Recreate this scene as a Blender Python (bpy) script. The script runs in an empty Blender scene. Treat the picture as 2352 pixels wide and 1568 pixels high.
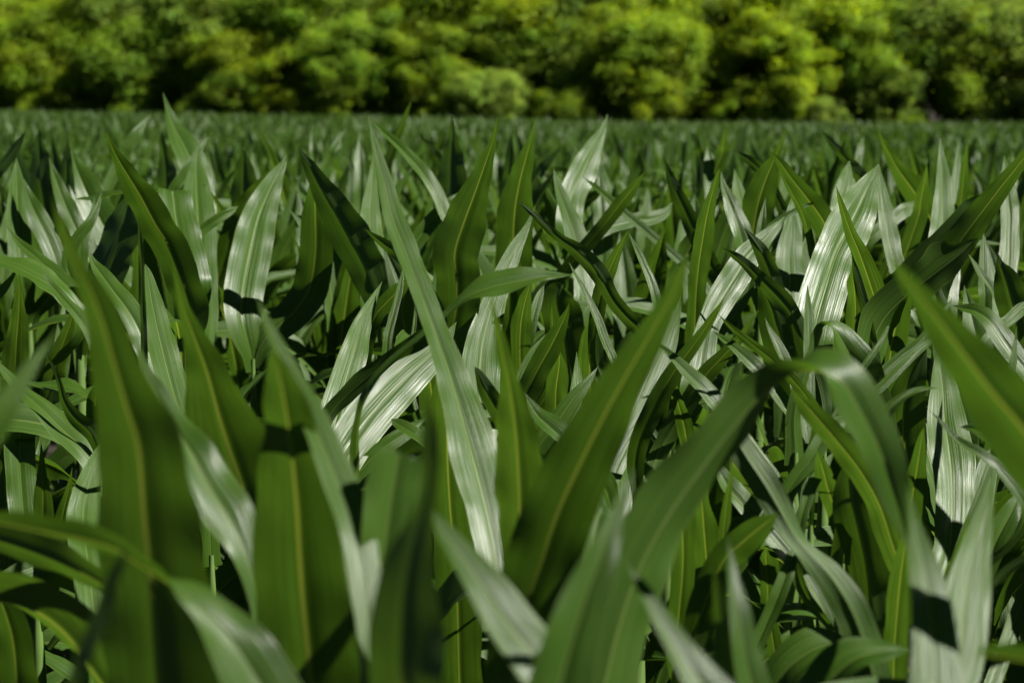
HEROES = """
# label phrase | crop | depth | face | x,y,w[,roll] base->tip
a huge near blade seen from below, yellow midrib running to the lower left edge|O|1.68|L|372,1600,250 355,1400,240 334,1200,214 320,1032,180 290,930,135 255,808,95 236,740,80 207,664,56 180,615,34 150,545,26 128,462,0
a near blade folding over in an S-curve beside the huge yellow-ribbed blade|O|1.95|U|598,1430,30 585,1340,50 560,1260,80 520,1180,108 478,1110,105 440,1040,88 400,975,62 360,900,40 335,850,22 310,770,0
a broad blurred translucent blade near the lower left, thin yellow midrib down its middle|O|1.85|L|720,1600,230 700,1400,230 690,1271,215 684,1169,190 670,1032,130 655,930,90 640,850,50 625,800,0
|O|1.6|S|850,1480,60 838,1350,75 815,1220,80 775,1100,75 725,980,62 680,890,50 640,800,32 612,740,18 590,680,0
a deep green lance-shaped blade rising between the two big translucent blades at left|O|2.3|L|600,1230,150 560,1120,185 528,1030,180 500,940,140 475,850,85 445,770,48 420,700,24 397,610,0
a long blade that sweeps from the bottom left across to a shiny grey-green fold|O|1.5|R|640,1640,150,10 590,1560,150,10 540,1480,125,20 480,1410,88,35 420,1360,52,60 370,1325,38,95 310,1290,38,110 270,1262,44,115 200,1240,46,115 100,1220,44,110 0,1200,40,105 -100,1190,30,100 -180,1200,0,100
|O|2.0|R|300,1400,30,120 240,1345,40,125 170,1305,62,130 90,1270,68,130 0,1240,60,130 -100,1220,40,130 -200,1210,0,130
|O|2.1|R|230,1560,80,110 150,1450,100,110 60,1390,100,110 -60,1370,80,110 -150,1360,0,110
|O|1.2|K|155,1600,34 190,1500,38 225,1420,34 258,1330,26 280,1285,16 292,1255,0
|O|2.6|L|40,1700,85 38,1560,85 30,1470,75 10,1400,60 -20,1330,0
|O|1.8|L|330,1640,80 300,1560,60 270,1480,35 245,1425,0
a dark blurred blade poking in from the left edge at mid height|O|1.35|U|-60,1060,60 0,960,62 40,890,45 80,830,25 110,790,12 138,750,0
a very dark out-of-focus upright blade at bottom centre with a thin vertical tip|O|1.3|K|925,1640,170 925,1500,165 930,1380,135 945,1280,100 970,1180,55 985,1100,38 985,1030,36 985,960,26 975,890,0
|O|1.65|R|870,1350,90,8 884,1250,112,8 898,1150,122,8 908,1085,120,8 914,1056,112,8 917,1042,98,8 919,1038,0,8
a long straight olive blade slanting up right of centre, yellow midrib along dark edge|O|1.9|L|1185,1500,130 1205,1400,150 1240,1300,155 1280,1180,155 1330,1070,142 1390,950,115 1440,860,90 1490,775,65 1530,705,45 1560,640,28 1580,580,0
a tall shiny blade whose white-lit arm leans left above the field's centre|O|2.4|S|1150,1420,60 1140,1300,80 1120,1180,100 1090,1060,110 1058,940,85 1035,860,68 1010,790,56 985,720,50 955,640,50 925,560,50 902,500,46 885,430,36 870,370,24 858,320,14 846,265,0
a bright green pointed blade lit from behind just right of centre|O|2.15|L|1195,1350,60 1195,1250,100 1193,1130,110 1188,1030,100 1180,950,70 1170,880,42 1155,810,30 1140,740,15 1128,680,0
a blurred blade with a white sheen slanting down to the right at bottom centre|O|1.5|S|1290,1600,110 1230,1510,118 1160,1420,105 1100,1330,80 1050,1260,52 1010,1205,32 980,1155,0
a great arching blade, dark beneath and grey-green where it droops, right of centre|O|1.75|R|1380,1600,150,-155 1420,1440,150,-150 1470,1300,140,-142 1530,1190,130,-134 1600,1090,118,-127 1680,985,95,-124 1745,910,74,-120 1800,868,58,-112 1845,850,50,-92 1890,852,72,-62 1935,878,98,-38 1975,940,104,-26 2020,1030,92,-20 2045,1110,75,-20 2070,1190,45,-20 2085,1260,0,-20
a soft pale green blade fanning up from bottom right of the dark upright one|O|1.35|U|1280,1600,150 1310,1480,130 1345,1370,105 1385,1270,70 1415,1190,40 1440,1120,20 1455,1070,0
a dark green out-of-focus blade crossing the bottom right of centre, tip left|O|1.45|U|1680,1660,100 1610,1565,85 1560,1490,60 1510,1410,42 1470,1345,26 1435,1285,0
|O|2.1|U|1350,1400,60 1350,1320,90 1362,1240,105 1375,1185,100 1382,1170,60 1384,1164,0
a small upright light green blade with a dark fold, low right|O|1.6|U|1735,1600,75 1712,1500,62 1697,1400,45 1682,1320,24 1672,1235,0
|O|1.62|K|1665,1600,60 1665,1500,50 1655,1400,35 1638,1285,0
a pale out-of-focus spear rising from the bottom edge near the right corner|O|1.5|S|2150,1640,115 2147,1500,104 2138,1400,92 2122,1300,64 2105,1230,38 2095,1180,20 2083,1110,0
a glossy white-lit blurred spear next to the pale one by the right corner|O|1.8|S|2195,1600,80 2212,1480,95 2220,1380,98 2235,1290,75 2255,1200,45 2270,1140,25 2287,1070,0
a big dark blurred blade thrusting in from the right edge|O|1.5|L|2480,1180,180 2420,1080,180 2352,985,168 2280,900,138 2220,820,108 2160,740,74 2105,670,44 2070,625,25 2038,575,0
|O|1.3|R|2420,1530,60,100 2340,1512,55,100 2270,1502,45,100 2245,1500,0,100
a broad grey-green blade lying flat across the bottom right|O|2.3|R|1760,1640,70,-30 1800,1545,84,-30 1850,1500,80,-35 1900,1478,66,-40 1960,1470,0,-40
|O|2.0|R|1850,1660,90,-40 1900,1570,90,-40 1960,1512,72,-50 2030,1495,45,-60 2090,1492,0,-60
a strap-like olive blade twisting once as it falls, below the great arch|O|2.3|R|2010,1580,80,180 1985,1480,80,180 1950,1390,80,185 1905,1320,66,200 1860,1270,46,215 1825,1230,46,210 1790,1170,62,190 1755,1110,65,180 1715,1050,60,180 1680,990,40,180 1650,940,0,180
a dark ribbed blade with a lit yellow edge crossing under the great arch|O|2.6|L|2050,1250,60 2020,1160,60 1975,1080,55 1920,1010,52 1860,940,40 1815,890,0
a small translucent green blade at the left edge under a long slanting one|D|4.0|L|100,1050,190 110,800,150 125,600,90 130,450,40 128,320,0
|D|4.0|R|420,480,100,60 300,380,130,60 150,300,120,60 0,240,70,60 -100,210,0,60
|D|4.2|U|600,600,90 520,470,100 400,360,100 250,220,80 120,110,45 20,-30,0
a narrow rolled-edge blade pointing up left, left of the tallest near blade|D|3.5|U|660,900,60 600,720,80 500,580,75 400,470,60 320,370,35 275,270,0
|D|4.0|U|-60,520,60 20,430,60 80,350,30 135,255,0
|D|4.6|U|380,1150,100 410,900,120 440,650,100 470,500,60 480,350,0
|D|4.2|L|330,1150,130 370,950,130 430,780,100 480,640,50 520,480,0
a thin dark blade with a hooked whip-like tip near the left edge|D|3.2|K|700,1560,100 620,1400,110 500,1290,90 430,1180,60 395,1050,30 340,920,15 280,840,0
a silvery ribbed blade sloping down from the left edge|D|3.2|S|700,1700,150 560,1500,170 420,1370,160 280,1230,120 150,1120,80 60,1020,60 -20,930,30 -60,900,0
|D|3.6|R|620,1180,70,75 480,1110,100,75 330,1090,110,75 200,1070,60,80 80,1040,40,80 0,1030,0,80
|D|3.6|L|640,1400,110 640,1200,110 665,1080,60 690,940,0
|D|3.4|U|140,1700,180 130,1500,200 140,1350,190 150,1300,150 152,1285,0
a short yellow-green backlit spike low at the left edge above the sweeping blade|G|3.3|L|285,520,120 290,350,120 285,200,70 280,50,30 275,-60,0
|G|3.4|L|400,560,100 430,400,80 465,250,35 485,120,0
|G|3.5|L|200,520,130 170,350,120 130,200,80 100,60,40 85,-30,0
|G|3.5|K|50,520,150 40,300,130 20,120,80 10,0,0
|G|3.6|R|480,190,40,-60 380,120,100,-60 260,70,110,-60 140,50,90,-60 50,60,50,-60 0,50,0,-60
a gleaming silver blade half hidden at left behind the huge near one|G|3.0|S|600,800,200 570,600,230 560,420,210 590,250,160 640,80,90 680,-60,0
|D|3.6|U|1000,860,120 930,700,160 850,560,150 760,440,130 680,330,90 620,240,40 595,160,0
|D|3.0|K|970,850,40 960,600,40 955,300,30 940,100,25 930,-80,0
a sharply lit pale blade with a round shoulder standing left of centre|D|3.3|S|1270,1420,100 1190,1200,175 1120,950,190 1060,700,160 1015,480,115 990,330,60 975,262,0
|D|4.8|U|540,300,60 540,150,100 570,50,80 610,-50,40 640,-200,0
a dark ribbed blade bulging beside the tall dark spear at upper left|D|4.6|K|700,320,160 760,150,230 830,0,230 860,-120,150 880,-220,0
a tall dark green spear with straight edges at upper left|A|4.2|L|1230,1900,80 1130,1650,220 1040,1500,210 950,1330,190 860,1180,130 800,1080,80 750,980,40 712,880,0
a flat-topped pale blade bent squarely over, white midrib, at upper left|A|4.8|S|1260,1800,240 1210,1600,240 1180,1450,230 1165,1330,215 1160,1295,180 1158,1285,0
a pale curved spike standing highest of all against the dark wood at left|A|6.0|S|1330,1250,150 1280,1080,180 1220,950,150 1170,850,90 1130,740,40 1095,620,0
|A|5.5|U|1150,1300,70 1230,1180,70 1310,1060,60 1360,980,30 1405,920,0
|A|5.2|S|1340,1700,200 1330,1450,210 1320,1250,160 1320,1100,70 1340,960,0
a squat dark triangular blade left of centre in the middle rows|A|6.0|K|1650,1450,180 1640,1250,170 1640,1120,110 1632,1000,0
a pale tapering blade leaning right, left of centre in the middle rows|A|4.8|S|1640,1900,260 1690,1650,260 1740,1450,220 1810,1280,150 1870,1160,80 1910,1090,35 1927,1030,0
|A|5.5|L|1560,1600,160 1620,1450,160 1720,1300,110 1790,1200,60 1830,1130,0
a broad dark blade leaning left just left of the tall white-lit one|A|4.5|K|2330,1560,250 2240,1400,200 2150,1250,140 2080,1120,80 2030,1040,35 2005,985,0
|A|4.7|L|2120,1700,220 2120,1450,170 2110,1250,60 2100,1150,0
a dark pointed blade near the left end of the middle rows|A|6.5|K|280,1250,150 270,1100,120 262,960,60 262,860,0
|A|6.0|K|450,1350,110 450,1200,90 450,1050,50 452,930,0
|A|6.0|U|640,1420,220 560,1250,200 510,1120,110 480,1000,0
|A|7.5|U|800,1100,90 860,980,90 930,880,60 1015,765,0
|A|5.5|K|-60,1200,70 20,1110,75 100,1000,55 175,875,0
a pale ribbed column of a blade close to the upper left edge|A|5.0|S|130,1700,150 120,1450,150 115,1250,100 110,1060,0
|A|5.2|U|600,1750,120 520,1560,130 440,1380,120 380,1220,70 330,1060,0
|A|5.0|U|360,1700,130 270,1500,140 200,1350,90 160,1200,0
|A|6.5|K|1120,1250,120 1110,1080,90 1090,960,40 1085,880,0
|A|5.0|R|800,1300,50,80 680,1330,70,80 560,1340,60,80 500,1340,0,80
|A|4.6|U|520,1600,80 600,1500,70 650,1400,40 687,1285,0
|A|5.0|U|1350,1560,50 1450,1480,70 1550,1420,50 1600,1385,0
|A|8.0|U|2100,1150,70 2100,1000,50 2090,850,0
|A|8.0|U|2170,1150,70 2240,1000,50 2330,860,0
a black-green triangular blade standing against the far field just left of centre|B|6.0|K|760,1420,220 765,1250,200 765,1100,160 770,950,80 768,785,0
a large olive blade leaning right just left of centre, its tip touching the wood|B|4.0|L|800,1900,150 790,1700,290 850,1500,270 930,1280,175 1000,1080,90 1050,930,38 1077,780,0
|B|7.0|K|1150,1300,110 1155,1150,80 1160,1000,45 1163,890,0
an olive spear of middle height at centre, slightly bowed to the right|B|4.8|L|1180,1700,220 1190,1450,230 1220,1250,170 1270,1050,90 1305,920,35 1327,810,0
a white-streaked spear with a thin tip reaching the wood right of centre|B|5.3|S|1560,1420,100 1580,1300,170 1650,1150,175 1720,1000,120 1775,890,55 1817,765,0
|B|5.0|U|740,1480,70 650,1280,90 540,1120,80 420,990,65 300,880,40 205,785,0
a pale ribbed pillar-like blade just left of the tall white-lit arm|B|4.6|S|230,1900,150 220,1600,165 220,1400,115 235,1200,60 242,1030,0
|B|6.5|L|310,1200,80 370,1000,60 430,850,45 500,665,0
|B|7.5|U|140,1500,110 150,1250,100 150,1050,60 150,880,0
|B|8.0|K|720,1150,60 650,1040,60 600,960,30 552,885,0
a wide silvery blade behind the curled leaf at centre|E|3.9|S|960,1120,200 960,950,250 985,750,210 1050,520,150 1120,330,130 1200,150,90 1270,20,40 1330,-130,0
|B|5.0|S|1640,1750,120 1600,1600,140 1540,1420,100 1480,1250,50 1450,1130,0
|B|5.5|U|1780,1700,130 1780,1500,120 1770,1300,80 1755,1100,0
|B|4.8|L|1700,1620,90 1800,1500,90 1900,1370,90 1990,1260,60 2060,1160,0
a dark slanting blade right of centre in the middle rows, tip to the left|B|5.0|K|2420,1600,110 2340,1420,100 2260,1250,70 2190,1050,0
|B|5.5|S|2000,1480,60 2100,1470,90 2200,1430,60 2250,1360,0
|B|5.2|U|2080,1560,50 1900,1410,55 1780,1300,50 1650,1190,0
|B|5.5|K|1600,1450,80 1650,1370,90 1740,1300,50 1780,1280,0
|B|7.0|K|1330,1200,60 1400,1100,60 1510,980,0
|B|5.0|U|520,1640,110 640,1480,110 760,1370,90 880,1270,0
a dark strap-like blade snaking down behind the long straight olive one|E|3.7|K|2060,720,80 1950,620,100 1850,500,100 1750,320,110 1620,180,100 1480,80,60 1330,-60,40 1210,-160,0
|E|4.0|K|520,330,90 430,210,90 330,140,70 240,70,35 180,25,0
a blue-green blade curling level to the right across the centre|E|2.75|R|560,740,20,-60 640,680,25,-60 740,598,38,-60 860,490,70,-55 1000,425,150,-48 1150,388,148,-48 1300,362,112,-48 1430,342,60,-48 1580,335,0,-48
a broad blade with a blazing white midrib sloping up towards the centre|E|3.3|S|60,1500,250 200,1300,290 350,1130,290 500,980,260 640,860,190 720,780,100 800,650,0
|E|3.2|K|250,980,50 400,870,100 540,785,110 640,725,80 700,640,0
a silvery pointed blade left of the tall white-lit arm|E|3.6|S|-20,1300,230 50,1050,205 110,850,175 160,680,125 220,540,70 300,380,0
|E|4.0|L|180,850,80 250,620,100 330,520,110 420,430,90 500,350,0
|E|3.7|U|320,960,70 340,750,60 390,550,50 425,400,40 447,265,0
|E|4.2|U|505,800,30 520,650,25 520,540,0
|E|4.3|L|460,760,180 440,550,130 480,400,90 500,250,0
|E|4.1|L|1230,980,90 1230,700,130 1260,520,90 1300,380,0
|E|4.2|U|1270,850,50 1310,650,70 1350,500,60 1390,400,0
a sharp bright green blade with wavy edge, lit from behind, right of centre|E|3.3|L|1260,1150,90 1340,980,150 1430,820,140 1500,680,80 1540,590,35 1557,525,0
|E|3.5|U|1200,1200,60 1260,1000,100 1340,860,100 1450,720,40 1480,690,0
|E|3.7|L|1460,780,60 1445,650,30 1440,535,0
|E|3.7|L|1460,1300,150 1470,1100,150 1490,950,100 1490,830,0
|E|3.5|S|1600,1180,80 1610,1020,60 1607,850,0
|E|3.3|U|1400,1420,110 1500,1290,130 1600,1150,100 1690,1040,50 1750,950,0
|E|3.9|L|1700,1100,170 1700,850,150 1720,650,80 1740,520,0
a slim dusky blade drooping from the tip of the curled leaf at centre|E|3.4|U|1850,900,60 1790,760,60 1740,620,55 1650,430,35 1590,320,18 1555,250,0
|E|3.8|L|1740,640,80 1780,420,100 1850,250,80 1950,40,0
|E|3.9|U|2160,620,60 2120,430,60 2040,230,50 1955,50,0
a black shaded mass of leaf right of centre behind the bright green blade|E|4.3|K|1560,950,200 1520,700,250 1480,520,240 1500,430,150 1520,400,0
a blade streaked with white light close behind the long straight olive one|E|3.1|S|1930,1400,60 2000,1280,200 2090,1080,195 2170,900,155 2230,750,110 2280,600,50 2310,470,0
|F|2.9|U|300,1230,110 200,1100,110 100,1000,90 0,900,60 -90,820,30 -180,760,0
|E|3.2|L|2340,1400,100 2290,1200,80 2250,1050,35 2232,950,0
a pair of narrow olive blades crossing right of the long straight one|F|3.0|L|-130,1220,130 -40,1050,120 60,900,100 180,740,70 270,600,40 340,490,0
|E|3.2|U|600,1460,90 500,1390,90 400,1330,60 360,1300,0
|E|3.3|U|180,1620,80 330,1480,110 480,1380,90 600,1290,0
a ribbed white-striped blade glimpsed between the olive one and the great arch|H|3.1|S|1830,420,320 1850,250,330 1830,100,280 1820,-50,200 1850,-200,80 1860,-260,0
a tall yellow-green striped blade behind the dark upright one at bottom centre|H|3.0|L|820,1500,220 800,800,280 760,400,260 740,0,250 740,-300,200 720,-500,80 715,-600,0
|E|2.9|K|1150,1350,150 1020,1150,120 950,1000,50 920,950,0
|E|2.9|U|1560,1480,130 1420,1350,140 1330,1260,90 1260,1130,0
a glistening broad blade with a white glare spot, right of centre|F|3.8|S|180,900,80 220,700,150 300,520,180 400,360,190 500,210,170 600,100,110 700,0,50 740,-60,0
a pale blade with a blazing midrib, right half of the middle rows|F|4.5|S|780,560,120 780,400,180 775,200,170 790,30,100 800,-100,0
an olive upright blade right of the long straight one's tip|F|4.2|L|140,700,60 150,450,110 170,250,130 200,60,120 230,-100,90 290,-330,25 310,-380,0
a dark blade that twists down to the right in the right half|F|3.4|K|880,800,60 820,640,90 720,500,130 600,380,90 480,260,60 400,200,45 320,150,0
|F|3.6|K|800,1000,200 740,800,270 680,600,230 620,470,120 560,380,0
|F|3.8|K|700,480,90 640,300,110 580,170,90 520,80,40 470,20,0
a wide silver blade with straight converging edges right of centre, below the far field|F|4.0|S|1020,380,150 1080,200,280 1150,50,300 1230,-100,250 1300,-250,150 1350,-350,60 1372,-410,0
a slender two-toned blade leaning left in the right half|F|3.5|L|1440,780,60 1390,620,120 1320,400,150 1250,200,110 1180,30,70 1120,-150,35 1090,-262,0
|F|3.4|K|1340,850,60 1290,600,70 1230,350,50 1190,180,0
|F|3.9|L|1220,760,110 1220,550,120 1210,400,90 1200,280,0
a tall silvery spear with fine ribs near the right edge of the middle rows|C|4.6|S|1790,1800,230 1800,1600,190 1805,1400,140 1805,1200,95 1795,1050,45 1787,925,0
a broad black-green blade flaring to the right near the right edge|F|3.4|K|1620,420,120 1740,330,230 1830,260,250 1920,190,160 2000,120,50 2045,88,0
|F|3.5|L|1440,1000,140 1470,780,180 1510,600,150 1550,450,80 1600,330,0
a hooded blade that bends over like a cobra above the great arch|F|3.0|R|890,960,30,-150 930,850,60,-145 970,740,66,-130 1005,680,50,-105 1040,672,50,-75 1090,710,110,-50 1140,790,190,-25 1190,880,245,-15 1255,1000,270,-10 1330,1150,230,-10 1400,1300,170,-10 1450,1450,100,-10 1480,1600,0,-10
|F|3.3|S|905,1000,60 905,800,70 905,600,60 895,400,0
|F|3.1|U|760,960,70 700,820,60 640,700,30 610,620,0
|F|2.9|L|760,1000,60 640,890,70 500,780,55 400,700,35 300,605,0
|F|3.1|U|620,1040,80 520,930,90 400,820,70 320,760,40 258,710,0
|F|3.2|L|120,1150,110 220,1000,120 330,880,90 430,770,50 570,570,0
|F|2.9|U|1240,1010,40 1310,900,45 1380,800,35 1430,700,20 1445,670,0
a rolled stick-like blade pointing up right between the cobra blade and the dark one|F|2.8|U|1300,1160,50 1400,1080,60 1520,960,60 1620,860,55 1720,780,40 1760,740,0
|F|3.1|U|1500,900,60 1650,780,50 1780,620,50 1870,500,0
|F|3.4|K|1560,1600,250 1540,1350,260 1560,1150,230 1620,980,150 1700,830,0
a small blue-grey blade arching right beyond the droop of the great arch|F|2.7|R|1380,1400,70,-30 1430,1270,80,-35 1500,1190,70,-45 1590,1130,50,-50 1680,1100,25,-50 1775,1095,0,-50
a tall striped silver blade crossed by a dark triangular shadow near the right edge|I|2.9|S|1800,900,150 1850,700,230 1870,450,240 1870,200,260 1850,0,280 1820,-200,240 1810,-400,180 1790,-560,90 1780,-700,0
|F|2.6|U|2200,1660,80 2060,1540,70 1900,1440,45 1800,1330,25 1710,1235,0
|F|2.7|U|2300,1560,120 2150,1450,110 2020,1370,70 1920,1355,0
a grey-green blade with a white midrib drooping at the right edge|F|3.2|U|2420,1040,110 2300,900,130 2200,760,130 2120,640,120 2030,580,80 1950,560,50 1870,540,0
|F|3.6|K|2300,620,220 2260,450,210 2220,330,130 2190,260,50 2175,180,0
|F|3.7|U|2160,470,45 2080,350,45 2020,260,25 1975,190,0
|F|3.0|S|2270,960,50 2285,850,35 2303,685,0
|F|3.4|S|2150,720,60 2250,640,80 2340,560,80 2440,500,0
|F|4.2|U|2090,560,90 2085,400,80 2080,200,60 2080,40,0
a long olive blade climbing to the right edge atop the middle rows|C|3.8|L|1900,1650,200 2050,1450,170 2180,1280,130 2300,1130,90 2400,1000,60 2480,900,0
|C|4.2|K|1900,1480,80 2000,1380,80 2100,1290,0
|I|2.8|L|230,1000,150 220,750,180 200,500,150 190,300,80 220,200,0
a dark olive upright blade under the left leg of the great arch|I|2.7|L|30,1150,110 60,800,150 60,500,150 80,300,100 120,150,0
|I|2.8|U|640,560,80 540,450,150 430,330,150 350,230,120 300,120,60 310,60,0
|I|2.6|L|320,700,50 340,500,70 365,300,45 392,100,0
|I|2.9|U|540,520,50 450,500,110 360,510,100 290,520,0
a broad olive blade cut by a black shadow, low in the right half|I|2.4|L|110,1350,150 200,1050,200 330,750,200 450,630,190 580,520,150 700,430,0
|I|2.6|U|640,1120,30 700,980,110 760,820,100 810,680,50 830,620,0
|I|2.9|L|640,1100,70 630,900,95 620,760,90 620,650,0
|I|2.7|U|850,500,60 880,380,80 930,230,80 1010,110,60 1085,0,0
|I|2.75|U|770,270,50 850,150,110 930,50,120 1020,-100,110 1110,-180,90 1200,-220,0
|I|2.8|L|1230,880,60 1180,700,110 1110,480,130 1040,280,130 1000,130,100 960,0,0
a black shaded blade with a wavy margin in the gap below the great arch|I|2.7|K|1330,1050,150 1300,800,250 1250,550,290 1200,350,250 1180,180,150 1200,50,0
|I|2.5|L|1480,1400,150 1500,1100,160 1530,800,130 1560,600,60 1570,500,0
|I|2.8|L|1600,600,100 1600,350,120 1630,150,110 1660,-50,60 1680,-150,0
|I|2.6|L|1800,950,60 1870,800,70 1930,650,60 1985,430,0
|I|3.0|S|2000,700,110 2050,450,140 2080,250,140 2120,80,110 2190,-50,0
|I|2.8|U|2100,760,100 2180,580,170 2260,430,140 2330,300,50 2360,250,0
|I|2.2|K|2090,960,40 2200,850,60 2352,740,50 2450,700,0
|I|2.8|S|2220,1350,80 2280,1180,110 2352,1000,100 2400,850,0
|I|2.8|R|560,1260,40,-70 650,1170,100,-70 800,1110,130,-72 950,1120,110,-75 1080,1170,60,-75 1160,1220,0,-75
|I|3.0|U|630,1400,60 740,1310,130 850,1220,90 900,1180,0
|I|3.0|U|1030,1080,40 930,970,110 840,880,90 800,800,0
|I|2.9|S|1020,1060,50 930,900,70 850,780,70 760,670,60 680,560,0
an olive ribbed blade leaning right, right of centre against the far field|C|4.8|L|540,1500,190 570,1350,200 620,1200,160 670,1080,70 720,960,30 757,860,0
|C|4.5|L|1080,1650,160 1000,1480,150 900,1340,130 790,1200,90 710,1090,50 640,1010,0
a thin dark blade bowed like a sickle against the far field at right|C|5.5|K|1320,1300,80 1240,1170,85 1150,1060,65 1060,960,40 985,865,0
|C|5.5|L|1700,1420,160 1600,1270,150 1500,1130,100 1430,1000,50 1365,870,0
|C|5.0|S|1100,1450,130 1130,1300,120 1160,1180,80 1180,1080,0
|C|4.6|S|1470,1700,100 1430,1500,110 1400,1300,70 1375,1100,0
|C|5.0|S|510,1550,60 470,1400,100 430,1270,70 405,1130,0
|C|4.6|U|480,1700,120 430,1520,130 370,1360,90 330,1240,40 315,1150,0
|C|4.3|U|560,1700,70 590,1500,60 615,1330,0
|C|5.2|K|620,1200,60 560,1120,70 480,1060,45 400,1010,0
|C|6.5|U|240,1250,70 240,1100,80 225,980,0
|C|4.2|L|920,1650,50 870,1450,50 800,1310,45 740,1200,20 715,1140,0
|C|4.8|S|790,1650,130 800,1450,100 815,1330,50 810,1230,0
|C|4.4|U|620,1560,60 740,1460,50 850,1400,30 960,1350,0
|C|5.5|S|1880,1450,90 1890,1250,70 1905,1080,35 1912,940,0
|C|5.5|L|1930,1350,70 1950,1150,50 1975,930,0
|C|5.0|L|1630,1500,110 1660,1350,90 1690,1200,40 1700,1110,0
|C|5.2|S|1500,1450,70 1580,1400,90 1640,1350,0
|C|4.8|S|2250,1500,90 2240,1330,120 2230,1150,60 2220,1050,0
|C|7.0|S|1230,1130,50 1250,1000,45 1270,920,0
|C|6.5|L|300,1100,90 330,980,60 350,860,0
|C|7.0|K|180,1120,60 160,1000,50 150,900,0
"""
import bpy, math, random
import numpy as np
from mathutils import Vector

# ------------------------------------------------------------------ basics
rng = np.random.default_rng(11)
random.seed(11)
C = bpy.context.scene.collection
CAM_Z = 2.0
FP = 4389.0                      # focal length in 2352-px-wide picture units
PITCH = math.atan((784 - 235) / FP)
FWD = np.array([0, math.cos(PITCH), -math.sin(PITCH)])
UPV = np.array([0, math.sin(PITCH), math.cos(PITCH)])
CAMP = np.array([0, 0, CAM_Z])
SUN_EL, SUN_AZ = math.radians(46), math.radians(110)     # azimuth measured from +Y (view) towards +X
SUN = np.array([math.sin(SUN_AZ) * math.cos(SUN_EL), math.cos(SUN_AZ) * math.cos(SUN_EL), math.sin(SUN_EL)])

def unit(v):
    return v / (np.linalg.norm(v, axis=-1, keepdims=True) + 1e-12)

def at(px, py, d):
    """point in the field seen in direction (px, py), d metres away"""
    px, py, d = np.asarray(px, float), np.asarray(py, float), np.asarray(d, float)
    x = (px - 1176) / FP * d
    y = (784 - py) / FP * d
    return CAMP + x[..., None] * np.array([1, 0, 0]) + y[..., None] * UPV + d[..., None] * FWD

def project(P):
    q = P - CAMP
    d = q @ FWD
    dd = np.maximum(d, 0.05)
    return 1176 + q[..., 0] / dd * FP, 784 - (q @ UPV) / dd * FP, d

def mesh_from(name, V, F, uv, mat, smooth=True):
    me = bpy.data.meshes.new(name)
    V = np.ascontiguousarray(V, dtype=np.float32); F = np.ascontiguousarray(F, dtype=np.int32)
    k = F.shape[1]
    me.vertices.add(len(V)); me.vertices.foreach_set('co', V.ravel())
    me.loops.add(F.size); me.loops.foreach_set('vertex_index', F.ravel())
    me.polygons.add(len(F))
    me.polygons.foreach_set('loop_start', np.arange(0, F.size, k, dtype=np.int32))
    me.polygons.foreach_set('loop_total', np.full(len(F), k, dtype=np.int32))
    if smooth:
        me.polygons.foreach_set('use_smooth', np.ones(len(F), dtype=bool))
    if uv is not None:
        l = me.uv_layers.new(name='UVMap')
        l.data.foreach_set('uv', np.ascontiguousarray(uv[F.ravel()], dtype=np.float32).ravel())
    me.update(calc_edges=True)
    me.materials.append(mat)
    return me

def obj(name, me, parent=None, loc=(0, 0, 0), color=None):
    o = bpy.data.objects.new(name, me); C.objects.link(o)
    if parent: o.parent = parent
    o.location = loc
    if color: o.color = color
    return o

def empty(name, label, cat, loc, group=None):
    o = bpy.data.objects.new(name, None); C.objects.link(o)
    o.empty_display_size = 0.1
    o.location = loc; o['label'] = label; o['category'] = cat
    if group: o['group'] = group
    return o

# ------------------------------------------------------------------ materials
def nodes_of(mat):
    mat.use_nodes = True
    nt = mat.node_tree; nt.nodes.clear()
    return nt, nt.nodes, nt.links

def N(nt, t, **kw):
    n = nt.nodes.new(t)
    for k, v in kw.items():
        if k == 'inp':
            for a, b in v.items(): n.inputs[a].default_value = b
        else: setattr(n, k, v)
    return n

def math_node(nt, op, a, b=None, c=None):
    n = nt.nodes.new('ShaderNodeMath'); n.operation = op
    for i, x in enumerate((a, b, c)):
        if x is None: continue
        if isinstance(x, (int, float)): n.inputs[i].default_value = x
        else: nt.links.new(x, n.inputs[i])
    return n.outputs[0]

def mixc(nt, fac, a, b):
    n = nt.nodes.new('ShaderNodeMix'); n.data_type = 'RGBA'
    for s, x in ((n.inputs[0], fac), (n.inputs[6], a), (n.inputs[7], b)):
        if isinstance(x, (int, float)): s.default_value = x
        elif isinstance(x, tuple): s.default_value = x if len(x) == 4 else x + (1,)
        else: nt.links.new(x, s)
    return n.outputs[2]

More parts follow.
